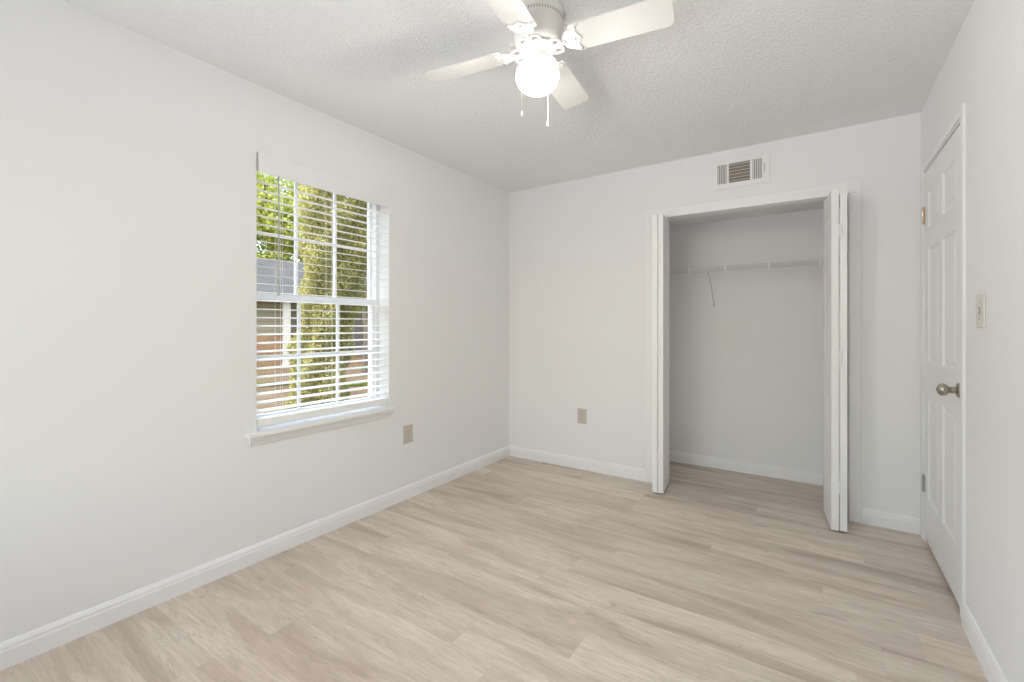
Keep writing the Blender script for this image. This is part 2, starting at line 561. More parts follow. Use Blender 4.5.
# ------------------------------------------------------------------ entry door in the right wall
SY0, SY1 = 2.628, 3.400                           # slab edges along Y
SZ0, SZ1 = 0.022, 2.053
door = thing('door_1', 'closed white six panel door beside the closet', 'door', (XR + 0.002, SY1, SZ0), -PI / 2, None, 'structure')
dw, dh = SY1 - SY0, SZ1 - SZ0
cols = [(0.085, 0.345), (dw - 0.345, dw - 0.085)]
rows = [(0.235, 0.800), (0.985, 1.605), (1.715, 1.915)]
panel_slab(dw, dh, 0.036, [(a, b, c, d) for a, b in cols for c, d in rows], 0.009, (0.012, 0.022, 0.042)).build('door_slab', M['door'], door)


def knob_set(parent, loc):
    k = MB().lathe([(0.034, 0.0), (0.034, 0.004), (0.030, 0.009), (0.020, 0.012), (0.0145, 0.015), (0.0145, 0.030)], 32)
    k2 = MB().lathe([(0.0125, 0.028), (0.014, 0.034), (0.0225, 0.041), (0.0275, 0.050), (0.0285, 0.058), (0.0265, 0.066), (0.020, 0.073), (0.010, 0.0765), (0.002, 0.077)], 32)
    rot = Matrix.Rotation(PI / 2, 4, 'X')          # axis z -> -y
    for mb in (k, k2):
        mb.v = [tuple(rot @ (Vector(p) * 0.93)) for p in mb.v]
    r = k.build('door_knob', M['nickel'], parent, 0, loc)
    tag(r, 'round brushed nickel knob')
    k2.build('knob_ball', M['nickel'], r)
    MB().lathe([(0.004, 0), (0.004, 0.002)], 12, rot).build('knob_button', M['dark'], r, 0, (0, -0.0713, 0))


knob_set(door, (SY1 - 2.648, 0, 0.932 - SZ0))
for z, m, lb in ((1.818, 'brass', 'brass toned upper hinge'), (0.322, 'steel', 'grey steel lower hinge')):
    hb = MB()
    zz = z - SZ0
    for i in range(5):
        hb.tube([(-0.006, -0.007, zz - 0.045 + i * 0.0182), (-0.006, -0.007, zz - 0.045 + i * 0.0182 + 0.0172)], 0.0065, 12)
    hb.lathe([(0.004, 0), (0.005, 0.004), (0.003, 0.007)], 10, Matrix.Translation((-0.006, -0.007, zz + 0.046)))
    hb.box((-0.020, -0.0075, zz - 0.045), (-0.007, -0.0045, zz + 0.045)).box((-0.005, -0.0025, zz - 0.045), (0.012, -0.0002, zz + 0.045))
    tag(hb.build('hinge', M[m], door), lb)
w = MB()
XJ = XR + 0.07
w.box((XR, DY0, 0), (XJ, SY0 - 0.004, DZ)).box((XR, SY1 + 0.003, 0), (XJ, DY1, DZ)).box((XR, SY0 - 0.004, SZ1 + 0.007), (XJ, SY1 + 0.003, DZ))
struct('trim_4', w, M['trim'], 0, 'white jamb lining the closed door', 'trim')


w = MB()
for (y0, y1) in ((DY0 - 0.068, DY0 - 0.002), (DY1 - 0.002, 3.492)):
    w.box((XR - 0.006, y0, 0), (XR, y1, DZ + 0.030))
w.box((XR - 0.010, DY0 - 0.068, 0), (XR - 0.006, DY0 - 0.046, DZ + 0.030))
w.box((XR - 0.006, DY0 - 0.002, DZ - 0.004), (XR, DY1 - 0.002, DZ + 0.030))
struct('trim_5', w, M['trim'], 0.002, 'white stepped casing around the closed door', 'trim')

# ------------------------------------------------------------------ folding closet doors
LH, LT = 1.982, 0.0355


def leaf(parent, name, front, back, side):
    """a leaf whose centre line runs from front to back (x, y); panels on both faces"""
    f, b = Vector(front), Vector(back)
    d = b - f; L = d.length
    ang = math.atan2(d.y, d.x)
    p = [(0.055, L - 0.055, 0.16, 0.80), (0.055, L - 0.055, 0.93, 1.53), (0.055, L - 0.055, 1.63, 1.86)]
    mb = panel_slab(L, LH, LT, p, 0.006, (0.010, 0.018, 0.034))
    mt = Matrix.Translation((f.x, f.y, 0.015)) @ Matrix.Rotation(ang, 4, 'Z') @ Matrix.Translation((0, -LT / 2, 0))
    mb.v = [tuple((mt @ Vector(q)) - Vector(parent.location)) for q in mb.v]
    return mb.build(name, M['door'], parent)


def bifold(label, fa, ba, fb, bb):
    root = thing('bifold_door', label, 'closet door', (ba[0], ba[1], 0), 0, 'folding closet doors')
    leaf(root, 'door_leaf', fa, ba, 0)
    leaf(root, 'door_leaf', fb, bb, 0)
    o = Vector(root.location)
    mid = (Vector(fa) + Vector(fb)) / 2
    sgn = (Vector(fb) - Vector(fa)).normalized()
    for z in (0.27, 1.02, 1.76):                   # knuckle hinges on the folding edge
        hb = MB()
        y = mid.y - 0.0035
        hb.box((mid.x - 0.011, y - 0.002, z - 0.036), (mid.x + 0.011, y + 0.0015, z + 0.036))
        hb.tube([(mid.x, y - 0.003, z - 0.036), (mid.x, y - 0.003, z + 0.036)], 0.0035, 10)
        hb.v = [tuple(Vector(q) - o) for q in hb.v]
        hb.build('hinge', M['door'], root)
    for fr, bk in ((fa, ba), (fb, bb)):            # top pivot and guide pins running in the track
        d = (Vector(bk) - Vector(fr)).normalized()
        q = Vector(bk) - d * 0.02
        MB().tube([(q.x - o.x, q.y - o.y, LH + 0.015), (q.x - o.x, q.y - o.y, LH + 0.034)], 0.005, 10).build('guide_pin', M['steel'], root)
    d = (Vector(ba) - Vector(fa)).normalized()
    q = Vector(ba) - d * 0.02
    pb = MB().tube([(q.x - o.x, q.y - o.y, 0.004), (q.x - o.x, q.y - o.y, 0.016)], 0.006, 10)
    pb.box((q.x - o.x - 0.020, q.y - o.y - 0.045, 0.0005), (q.x - o.x + 0.020, q.y - o.y + 0.02, 0.004))
    tag(pb.build('pivot_bracket', M['black'], root), 'black floor pivot bracket')
    return root


bifold('white folded closet door on the left of the closet, nearest the window wall', (-0.968, 3.268), (-1.022, 3.556), (-0.931, 3.279), (-0.961, 3.558))
bifold('white folded closet door on the right of the closet, nearest the entry door', (0.1205, 3.262), (0.130, 3.553), (0.0800, 3.250), (0.045, 3.556))

# ------------------------------------------------------------------ window on the left wall
XW = XL - 0.100                                   # room side of the vinyl frame
XO = XL - WT                                      # outside
win = thing('window_1', 'white double hung window with grilles behind the open blind', 'window', (XL, WY0, WZ0), 0, None, 'structure')
O = Vector(win.location)


def wbox(mb, x0, x1, y0, y1, z0, z1):
    return mb.box((x0 - O.x, y0 - O.y, z0 - O.z), (x1 - O.x, y1 - O.y, z1 - O.z))


fw = 0.028
fm = MB()
wbox(fm, XW, XO, WY0, WY0 + fw, WZ0, WZ1); wbox(fm, XW, XO, WY1 - fw, WY1, WZ0, WZ1)
wbox(fm, XW, XO, WY0 + fw, WY1 - fw, WZ0, WZ0 + 0.04); wbox(fm, XW, XO, WY0 + fw, WY1 - fw, WZ1 - fw, WZ1)
fm.build('window_frame', M['vinyl'], win, 0.002)


def sash(name, xa, xb, z0, z1, rail_b, rail_t, stile, mt):
    y0, y1 = WY0 + fw, WY1 - fw
    mb = MB()
    wbox(mb, xa, xb, y0, y0 + stile, z0, z1); wbox(mb, xa, xb, y1 - stile, y1, z0, z1)
    wbox(mb, xa, xb, y0 + stile, y1 - stile, z0, z0 + rail_b); wbox(mb, xa, xb, y0 + stile, y1 - stile, z1 - rail_t, z1)
    s = mb.build(name, M['vinyl'], win, 0.002)
    gx = (xa + xb) / 2
    gy0, gy1, gz0, gz1 = y0 + stile, y1 - stile, z0 + rail_b, z1 - rail_t
    for i in (1, 2):
        y = gy0 + (gy1 - gy0) * i / 3
        wbox(MB(), gx + 0.008, gx - 0.008, y - mt / 2, y + mt / 2, gz0, gz1).build('muntin', M['vinyl'], s, 0.002)
    z = (gz0 + gz1) / 2
    wbox(MB(), gx + 0.0078, gx - 0.0078, gy0, gy1, z - mt / 2, z + mt / 2).build('muntin', M['vinyl'], s, 0.002)
    wbox(MB(), gx + 0.002, gx - 0.002, gy0, gy1, gz0, gz1).build('pane', M['glass'], s)


sash('upper_sash', XW - 0.042, XW - 0.068, 1.343, WZ1 - fw, 0.034, 0.016, 0.018, 0.017)
sash('lower_sash', XW - 0.012, XW - 0.038, WZ0 + 0.04, 1.380, 0.045, 0.038, 0.018, 0.017)
lk = MB(); wbox(lk, XW - 0.006, XW - 0.012, 1.61, 1.66, 1.352, 1.372); lk.build('sash_lock', M['vinyl'], win, 0.003)

# stool and apron below the window
w = MB()
w.box((XL - 0.098, WY0, 0.640), (XL, WY1, 0.662)).box((XL, 1.150, 0.640), (XL + 0.040, 2.094, 0.662))
struct('trim_6', w, M['trim'], 0.004, 'white window stool ledge below the blind', 'trim')
w = MB()
prof = [(0.0, 0.640), (0.026, 0.640), (0.022, 0.622), (0.012, 0.606), (0.010, 0.598), (0.0, 0.594)]
vs = [(XL + d, 1.166 + (0.640 - z) * 0.15, z) for d, z in prof] + [(XL + d, 2.078 - (0.640 - z) * 0.15, z) for d, z in prof]
n = len(prof)
w.add(vs, [tuple(range(n - 1, -1, -1)), tuple(range(n, 2 * n))] + [(i, (i + 1) % n, n + (i + 1) % n, n + i) for i in range(n)])
struct('trim_7', w, M['trim'], 0, 'white moulded apron under the window stool', 'trim')

# faux wood blind hung in the opening
bl = thing('window_blind', 'white two inch slat blind hanging open in the window', 'blind', (XL - 0.03, (WY0 + WY1) / 2, 0.70))
O2 = Vector(bl.location)


def bbox(mb, x0, x1, y0, y1, z0, z1):
    return mb.box((x0 - O2.x, y0 - O2.y, z0 - O2.z), (x1 - O2.x, y1 - O2.y, z1 - O2.z))


SYA, SYB = WY0 + 0.005, WY1 - 0.006
XS = XL - 0.030                                   # centre of the slats
mb = MB()
pitch = 0.0442
z = 1.291 + 0.0442 * 15
slat_z = []
while z > 0.735:
    if z < 2.000:
        slat_z.append(z)
    z -= pitch
tilt = math.radians(-6.5)
for z in slat_z:
    mt = Matrix.Translation((XS - O2.x, 0, z - O2.z)) @ Matrix.Rotation(-tilt, 4, 'Y')
    mb.box((-0.025, SYA - O2.y, -0.0014), (0.025, SYB - O2.y, 0.0014), mt)
mb.build('slats', M['blind'], bl)
mb = MB(); bbox(mb, XS - 0.026, XS + 0.026, SYA, SYB, 0.683, 0.722); mb.build('bottom_rail', M['blind'], bl, 0.004)
mb = MB(); bbox(mb, XL - 0.058, XL - 0.004, SYA, SYB, 2.022, 2.068); mb.build('head_rail', M['blind'], bl, 0.003)
mb = MB()
bbox(mb, XL + 0.001, XL + 0.010, WY0 + 0.005, WY1 + 0.002, 1.990, 2.100)
bbox(mb, XL + 0.010, XL + 0.013, WY0 + 0.005, WY1 + 0.002, 1.998, 2.092)
mb.build('valance', M['valance'], bl, 0.002)
mb = MB(); bbox(mb, XL + 0.001, XL + 0.0125, WY0 + 0.000, WY0 + 0.0045, 1.996, 2.060)  # grey strip in place of the dark shadow gap beside the valance
tag(mb.build('valance_gap_shade', M['screw'], bl), 'thin grey strip drawn as the shadow gap at the left end of the valance')
for y in (1.335, 1.6415, 1.948):
    mb = MB()
    for xx in (XS - 0.0262, XS + 0.0262):
        mb.tube([(xx - O2.x, y - O2.y, 0.715 - O2.z), (xx - O2.x, y - O2.y, 2.025 - O2.z)], 0.0010, 6)
    for yy in (y + 0.026,):
        mb.tube([(XS - O2.x, yy - O2.y, 0.715 - O2.z), (XS - O2.x, yy - O2.y, 2.025 - O2.z)], 0.0009, 6)
    mb.build('ladder_cord', M['cord'], bl)
mb = MB().tube([(XL + 0.012 - O2.x, 1.318 - O2.y, 1.995 - O2.z), (XL + 0.010 - O2.x, 1.318 - O2.y, 1.985 - O2.z), (XL + 0.008 - O2.x, 1.318 - O2.y, 1.375 - O2.z)], 0.0042, 6)
mb.lathe([(0.003, 0), (0.0058, 0.006), (0.0058, 0.03), (0.0042, 0.036)], 10, Matrix.Translation((XL + 0.008 - O2.x, 1.318 - O2.y, 1.362 - O2.z)))
tag(mb.build('tilt_wand', M['wand'], bl), 'slim grey plastic tilt wand')

# ------------------------------------------------------------------ wall plates


def outlet(label, loc, rotz):
    t = thing('wall_outlet', label, 'outlet', loc, rotz, 'duplex wall outlets')
    MB().box((-0.041, -0.006, -0.063), (0.041, 0, 0.063)).build('cover_plate', M['almond'], t, 0.0025)
    for z in (-0.0195, 0.0195):
        pts = [(0.0165 * math.cos(a) * 1.0, 0.0142 * max(-1, min(1, math.sin(a) * 1.25))) for a in [2 * PI * k / 24 for k in range(24)]]
        mb = MB().prism(pts, 0.0, 0.0022, Matrix.Rotation(PI / 2, 4, 'X'))
        r = mb.build('receptacle', M['almond'], t, 0, (0, -0.006, z))
        s = MB().box((-0.0075, -0.0027, -0.001), (-0.0055, -0.0021, 0.0075)).box((0.0050, -0.0027, 0.0), (0.0070, -0.0021, 0.0065))
        s.lathe([(0.0026, 0.0021), (0.0026, 0.0027)], 12, Matrix.Translation((0, 0, -0.0075)) @ Matrix.Rotation(PI / 2, 4, 'X'))
        s.build('slots', M['almond_dk'], r)
    MB().lathe([(0.0036, 0), (0.0036, 0.001), (0.002, 0.0018)], 12, Matrix.Rotation(PI / 2, 4, 'X')).build('screw', M['screw'], t, 0, (0, -0.006, 0))
    return t


outlet('beige duplex outlet on the window wall just right of the window', (XL, 2.243, 0.448), PI / 2)
outlet('beige duplex outlet on the far wall left of the closet', (-1.648, YB, 0.445), 0)
sw = thing('light_switch', 'ivory single toggle light switch on the right wall near the door', 'light switch', (XR, 2.322, 1.259), -PI / 2)
MB().box((-0.0475, -0.0065, -0.0605), (0.0475, 0, 0.0605)).build('cover_plate', M['ivory'], sw, 0.003)
MB().box((-0.0055, -0.0075, -0.0125), (0.0055, -0.006, 0.0125)).build('toggle_slot', M['almond_dk'], sw)
MB().prism([(-0.006, -0.0042), (-0.018, 0.004), (-0.0175, 0.0105), (-0.006, 0.0042)], -0.0045, 0.0045,
           Matrix(((0, 0, 1, 0), (1, 0, 0, 0), (0, 1, 0, 0), (0, 0, 0, 1)))).build('toggle', M['ivory'], sw)
for z in (-0.03, 0.03):
    MB().lathe([(0.0034, 0), (0.0034, 0.0008), (0.002, 0.0016)], 12, Matrix.Rotation(PI / 2, 4, 'X')).build('screw', M['screw'], sw, 0, (0, -0.0065, z))

# ------------------------------------------------------------------ air vent above the closet
VX, VZ = -0.4475, 2.2725
vt = thing('air_vent', 'white metal air register with slotted grille above the closet', 'air vent', (VX, YB, VZ))
mb = MB()
bx0, bx1, bz0, bz1 = -0.148, 0.130, -0.0675, 0.0675   # slotted core
PX, PZ = 0.178, 0.103
yF = -0.007
mb.box((-PX, yF, -PZ), (bx0, 0, PZ)).box((bx1, yF, -PZ), (PX, 0, PZ)).box((bx0, yF, -PZ), (bx1, 0, bz0)).box((bx0, yF, bz1), (bx1, 0, PZ))
for a, b in ((-0.088, -0.074), (0.058, 0.075)):
    mb.box((a, yF, bz0), (b, 0, bz1))
mb.build('register_frame', M['vent'], vt, 0.0015)
MB().box((bx0 - 0.01, -0.0012, bz0 - 0.01), (bx1 + 0.01, -0.0004, bz1 + 0.01)).build('duct_backing', M['duct'], vt)
lv = MB()
for i in range(6):
    z = bz0 + (i + 0.5) * (bz1 - bz0) / 6
    lv.box((-0.074, -0.0105, -0.0012), (0.058, 0.0085, 0.0012), Matrix.Translation((0, -0.0065, z)) @ Matrix.Rotation(math.radians(38), 4, 'X') @ Matrix.Scale(0.52, 4, (0, 1, 0)))
tag(lv.build('horizontal_louvers', M['louver'], vt), 'tan tinted slanted louvers')
for nm, a, b, k in (('vertical_fins', bx0, -0.088, 5), ('vertical_fins', 0.075, bx1, 5)):
    lv = MB()
    for i in range(k):
        x = a + (i + 0.5) * (b - a) / k
        lv.box((x - 0.0024, -0.0066, bz0), (x + 0.0024, -0.0014, bz1))
    lv.build(nm, M['vent'], vt)
MB().box((0.1425, -0.011, -0.030), (0.1475, -0.0068, 0.030)).build('damper_lever', M['screw'], vt, 0.001)
for z in (-0.088, 0.088):
    MB().lathe([(0.0042, 0), (0.0042, 0.001), (0.002, 0.002)], 12, Matrix.Rotation(PI / 2, 4, 'X')).build('screw', M['vent'], vt, 0, (0.160 if z > 0 else -0.160, yF, z))

# ------------------------------------------------------------------ wire shelf in the closet
SHZ, SHY = 1.668, 3.868
sh = thing('wire_shelf', 'white coated wire shelf across the back of the closet', 'wire shelf', (-0.44, YC, SHZ))
O3 = Vector(sh.location)


def L3(p): return tuple(Vector(p) - O3)


mb = MB()
xa, xb = CXL + 0.004, CXR - 0.004
for y, z in ((SHY, SHZ), (SHY, SHZ - 0.034), (SHY + 0.10, SHZ - 0.004), (SHY + 0.20, SHZ - 0.004), (YC - 0.006, SHZ)):
    mb.tube([L3((xa, y, z)), L3((xb, y, z))], 0.0030, 6)
x = xa + 0.02
while x < xb:
    mb.tube([L3((x, SHY - 0.002, SHZ - 0.034)), L3((x, SHY - 0.002, SHZ - 0.002)), L3((x, SHY + 0.004, SHZ + 0.003)), L3((x, YC - 0.004, SHZ + 0.003))], 0.0013, 4)
    x += 0.0254
mb.build('wire_deck', M['wire'], sh)
for x in (-0.87, -0.60, -0.305, 0.012):
    MB().box(L3((x - 0.006, SHY - 0.007, SHZ - 0.040)), L3((x + 0.006, SHY + 0.006, SHZ + 0.006))).build('lip_clip', M['clip'], sh, 0.002)
for x in (-0.98, -0.70, -0.40, -0.10, 0.2):
    MB().box(L3((x - 0.007, YC - 0.012, SHZ - 0.016)), L3((x + 0.007, YC - 0.0005, SHZ + 0.008))).build('wall_clip', M['clip'], sh, 0.002)
br = MB().tube([L3((-0.722, SHY + 0.001, SHZ - 0.034)), L3((-0.735, YC - 0.016, 1.402)), L3((-0.735, YC - 0.004, 1.385))], 0.0052, 8)
br.box(L3((-0.743, YC - 0.008, 1.368)), L3((-0.727, YC - 0.0005, 1.402)))
br.build('support_brace', M['wire'], sh)
br = MB()
MB().lathe([(0.005, 0), (0.005, 0.002), (0.003, 0.004)], 10, Matrix.Translation(L3((-0.735, YC - 0.008, 1.376))) @ Matrix.Rotation(PI / 2, 4, 'X')).build('screw', M['screw'], sh)

# ------------------------------------------------------------------ ceiling fan with lamp
FCX, FCY = -0.925, 1.557
fan = thing('ceiling_fan', 'white four blade ceiling fan with a lit round glass lamp', 'ceiling fan', (FCX, FCY, H))
mb = MB().lathe([(0.050, -0.134), (0.076, -0.131), (0.087, -0.123), (0.0925, -0.108), (0.094, -0.086), (0.0945, -0.070), (0.097, -0.066), (0.0975, -0.050), (0.1010, -0.046),
                 (0.1015, -0.020), (0.1035, -0.016), (0.1035, 0.0)], 64)
hs = mb.build('motor_housing', M['fan'], fan)
mb = MB()
for k in range(60):
    mb.box((0.1004, -0.0021, -0.040), (0.1022, 0.0021, -0.029), Matrix.Rotation(2 * PI * k / 60, 4, 'Z'))
tag(mb.build('cooling_slots', M['screw'], hs), 'ring of small dark cooling slots')
MB().lathe([(0.053, -0.147), (0.068, -0.146), (0.072, -0.142), (0.072, -0.137), (0.064, -0.134)], 48).build('flywheel', M['fan'], fan)
nk = MB().lathe([(0.036, -0.186), (0.040, -0.183), (0.0405, -0.164), (0.044, -0.158), (0.044, -0.147)], 40).build('switch_housing', M['fan'], fan)
MB().lathe([(0.046, -0.190), (0.049, -0.188), (0.049, -0.180), (0.046, -0.177), (0.038, -0.176)], 40).build('lamp_fitter', M['fan'], nk)
for k in range(3):
    a = 2 * PI * k / 3 + 0.4
    mb = MB().tube([(0.047 * math.cos(a), 0.047 * math.sin(a), -0.184), (0.056 * math.cos(a), 0.056 * math.sin(a), -0.184)], 0.0028, 8)
    mb.build('thumb_screw', M['screw'], nk)
gp = [(0.002, -0.314), (0.026, -0.312), (0.048, -0.305), (0.066, -0.293), (0.078, -0.277), (0.0845, -0.259), (0.0855, -0.243), (0.082, -0.226), (0.073, -0.211),
      (0.060, -0.200), (0.049, -0.193), (0.0455, -0.189)]
gs = MB().lathe(gp, 48).build('lamp_shade', M['lamp'], fan)
tag(gs, 'glowing frosted glass globe')
MB().lathe([(0.068, -0.242), (0.074, -0.239), (0.074, -0.235), (0.034, -0.207), (0.0135, -0.198), (0.0135, -0.188)], 32).build('bulb_shield', M['fan'], gs)  # unseen opaque shield added to cut the lamp's upward light
bulb = add_light('bulb_light', 'POINT', (0, 0, -0.256), BULB, LAMP_COL, shadow_soft_size=0.03)
bulb.parent = gs
bulb.rotation_euler = (0, 0, 0)

PITCH = math.radians(12)
BZ = -0.137


def blade_outline(r0, r1, w0, w1, c0, c1):
    pts = []

    def corner(cx, cy, r, a0):
        for i in range(7):
            a = a0 + (PI / 2) * i / 6
            pts.append((cx + r * math.cos(a), cy + r * math.sin(a)))
    corner(r0 + c0, -w0 / 2 + c0, c0, PI)
    corner(r1 - c1, -w1 / 2 + c1, c1, -PI / 2)
    corner(r1 - c1, w1 / 2 - c1, c1, 0)
    corner(r0 + c0, w0 / 2 - c0, c0, PI / 2)
    return pts


def iron_plate():
    # crescent plate with two horns and a scalloped inner edge, seen under the blade root
    out = []
    for i in range(15):                            # round side towards the hub
        a = PI / 2 + PI * i / 14
        out.append((0.178 + 0.046 * math.cos(a) * 0.9, 0.046 * math.sin(a)))
    out += [(0.196, -0.058), (0.206, -0.060), (0.209, -0.052), (0.200, -0.044), (0.196, -0.034), (0.199, -0.022), (0.206, -0.011), (0.212, 0.0),
            (0.206, 0.011), (0.199, 0.022), (0.196, 0.034), (0.200, 0.044), (0.209, 0.052), (0.206, 0.060), (0.196, 0.058)]
    return [(x - 0.030, y) for x, y in out]


protos = None
for k in range(4):
    rz = math.radians(8 + 90 * k)
    if protos is None:
        tw = Matrix.Rotation(-PITCH, 4, 'X')
        b = MB().prism(blade_outline(0.142, 0.512, 0.124, 0.136, 0.012, 0.030), 0.0, 0.0055, tw).build('blade', M['blade'], fan, 0.001)
        mb = MB().prism(iron_plate(), -0.0045, -0.0002, tw)
        # open loops and arm joining the plate to the hub
        mb.tube([(0.055, 0, -0.010), (0.078, 0, -0.012), (0.096, 0, -0.009), (0.118, 0, -0.0035)], [0.0085, 0.0075, 0.0075, 0.0095], 10)
        for s in (-1, 1):
            loop = [(0.078 + 0.024 * math.cos(a), s * 0.025 + 0.0185 * math.sin(a), -0.011) for a in [2 * PI * i / 20 for i in range(20)]]
            mb.tube(loop, 0.0052, 8, None, True)
        ir = mb.build('blade_iron', M['fan'], fan, 0)
        scs = []
        for px, py in ((0.171, -0.052), (0.171, 0.052), (0.158, 0.0)):
            sc = MB().lathe([(0.002, -0.0075), (0.0042, -0.006), (0.0045, -0.0044)], 10, tw @ Matrix.Translation((px, py, 0)))
            scs.append(sc.build('screw', M['screw'], ir))
        protos = (b, ir, scs)
    else:
        b = protos[0].copy(); ir = protos[1].copy()
        for o in (b, ir):
            C.objects.link(o)
            o.parent = fan
        for p in protos[2]:
            sc = p.copy(); C.objects.link(sc); sc.parent = ir
    for o in (b, ir):
        o.location = (0, 0, BZ)
        o.rotation_euler = (0, 0, rz)

Rv, Fv = Vector((math.cos(YAW), math.sin(YAW), 0)), Vector((-math.sin(YAW), math.cos(YAW), 0))
for lat, fwd, zb in ((-0.064, -0.070, -0.440), (0.048, 0.076, -0.412)):
    dr = (Rv * lat + Fv * fwd)
    u = dr.normalized()
    pts = [u * 0.040 + Vector((0, 0, -0.160)), u * 0.062 + Vector((0, 0, -0.167)), dr * 0.97 + Vector((0, 0, -0.195)), dr + Vector((0, 0, -0.225)), dr + Vector((0, 0, zb + 0.025))]
    ch = MB().tube(pts, 0.0013, 6)
    c = ch.build('pull_chain', M['chain'], fan)
    MB().lathe([(0.0015, 0.0), (0.0046, 0.002), (0.0050, 0.009), (0.0030, 0.018), (0.0015, 0.026)], 14, Matrix.Translation(dr + Vector((0, 0, zb)))).build('chain_bell', M['fan'], c)

# ------------------------------------------------------------------ made-up window behind the viewer, lets the fill lamps in
w2 = thing('fill_window', 'made-up white framed window letting fill light in behind the viewer', 'window', (0, YF, 0), 0, None, 'structure')
mb = MB()
yo, yi = -0.11, -0.05
mb.box((FX0, yo, FZ0), (FX0 + 0.05, yi, FZ1)).box((FX1 - 0.05, yo, FZ0), (FX1, yi, FZ1))
mb.box((FX0 + 0.05, yo, FZ0), (FX1 - 0.05, yi, FZ0 + 0.05)).box((FX0 + 0.05, yo, FZ1 - 0.05), (FX1 - 0.05, yi, FZ1))
mx_ = (FX0 + FX1) / 2
mb.box((mx_ - 0.025, yo, FZ0 + 0.05), (mx_ + 0.025, yi, FZ1 - 0.05))
mb.build('window_frame', M['vinyl'], w2, 0.002)
for a, b in ((FX0 + 0.05, mx_ - 0.025), (mx_ + 0.025, FX1 - 0.05)):
    MB().box((a, -0.082, FZ0 + 0.05), (b, -0.078, FZ1 - 0.05)).build('pane', M['glass'], w2)

# ------------------------------------------------------------------ outdoors
struct('sun_shield', MB().box((XL - WT, YF - 2.1, H + 0.01), (XR + 0.16, YF - 0.121, H + 0.12)), M['trim'],  # unseen slab added to block sun at the made-up window
       label='added white slab keeping the sun out of the made-up window behind the viewer', cat='roof')
GZ = -0.45
tag(MB().box((-60, -25, GZ - 0.2), (XL - 0.02, 60, GZ)).build('ground', M['ground']), 'tan pine straw covered yard outside the window', 'ground', None, 'structure')
rng = np.random.default_rng(7)


def leaf_cloud(name, mat, parent, centers, size, aspect=0.6, flat=0.0):
    """many small folded leaf blades in one mesh; centres are local"""
    n = len(centers)
    ctr = np.asarray(centers, float)
    u = rng.normal(size=(n, 3)); u /= np.linalg.norm(u, axis=1)[:, None]
    a = rng.normal(size=(n, 3)); v = np.cross(u, a); v /= np.linalg.norm(v, axis=1)[:, None]
    wv = np.cross(u, v)
    s = (size * rng.uniform(0.6, 1.35, n))[:, None]
    p0 = ctr - u * s; p2 = ctr + u * s
    p1 = ctr + v * s * aspect + wv * s * 0.25; p3 = ctr - v * s * aspect + wv * s * 0.25
    V = np.stack([p0, p1, p2, p3], 1).reshape(-1, 3)
    idx = np.arange(n)[:, None] * 4
    F = np.concatenate([idx + np.array([0, 1, 2]), idx + np.array([0, 2, 3])], 1).reshape(-1, 3)
    me = bpy.data.meshes.new(name)
    me.vertices.add(len(V)); me.vertices.foreach_set('co', V.ravel())
    me.loops.add(F.size); me.loops.foreach_set('vertex_index', F.ravel().astype(np.int32))
    me.polygons.add(len(F)); me.polygons.foreach_set('loop_start', np.arange(0, F.size, 3, dtype=np.int32))
    me.update(calc_edges=True)
    me.materials.append(mat)
    o = bpy.data.objects.new(name, me)
    C.objects.link(o)
    o.parent = parent
    return o


def trunk(parent, h, r, bend=0.1, forks=4, seed=1, spread=1.0):
    rr = random.Random(seed)
    mb = MB()
    pts = [(bend * math.sin(i * 0.9) * i / 6, bend * math.cos(i * 0.7) * i / 6, h * i / 6) for i in range(7)]
    mb.tube(pts, [r * (1 - 0.1 * i) for i in range(7)], 10)
    for k in range(forks):
        a = 2 * PI * k / forks + rr.random()
        j = 3 + k % 3
        s = Vector(pts[j]); L = spread * rr.uniform(0.7, 1.1)
        mb.tube([s, s + Vector((math.cos(a) * L * .5, math.sin(a) * L * .5, L * .5)), s + Vector((math.cos(a) * L, math.sin(a) * L, L * 1.2))], [r * .5, r * .33, r * .15], 7)
    return mb.build('trunk', M['bark'], parent)


def tree(label, loc, h, crown, mat, n, size, seed, lobes=26, base=0.3, gaps=0.62):
    t = thing('leafy_tree', label, 'tree', loc, 0, 'trees beyond the neighbouring house')
    trunk(t, h * 0.8, 0.02 * h, 0.25, 5, seed, crown[0] * 0.7)
    rr = np.random.default_rng(seed)
    cs = []
    for k in range(lobes):
        d = rr.normal(size=3); d /= np.linalg.norm(d)
        r = rr.uniform(0.35, 0.95)
        c = d * r * np.array([crown[0], crown[1], (1 - base) * h / 2]) + np.array([0, 0, h * (base + (1 - base) / 2)])
        m = n // lobes
        q = rr.normal(size=(m, 3)); q /= np.linalg.norm(q, axis=1)[:, None]
        cs.append(c + q * (rr.uniform(0.35, 1.0, m) ** 0.5)[:, None] * crown[0] * gaps * 0.55)
    leaf_cloud('foliage', mat, t, np.concatenate(cs), size)
    return t


# the tall olive-green shrub right outside the window
sp = Vector((-5.96, 3.94, GZ))
shrub = thing('tall_shrub', 'tall olive green shrub standing close outside the window', 'shrub', sp)
trunk(shrub, 4.6, 0.085, 0.05, 6, 3, 0.3)
N = 100000
z = 0.15 + 5.25 * rng.uniform(0, 1, N) ** 0.8
ang = rng.uniform(0, 2 * PI, N)
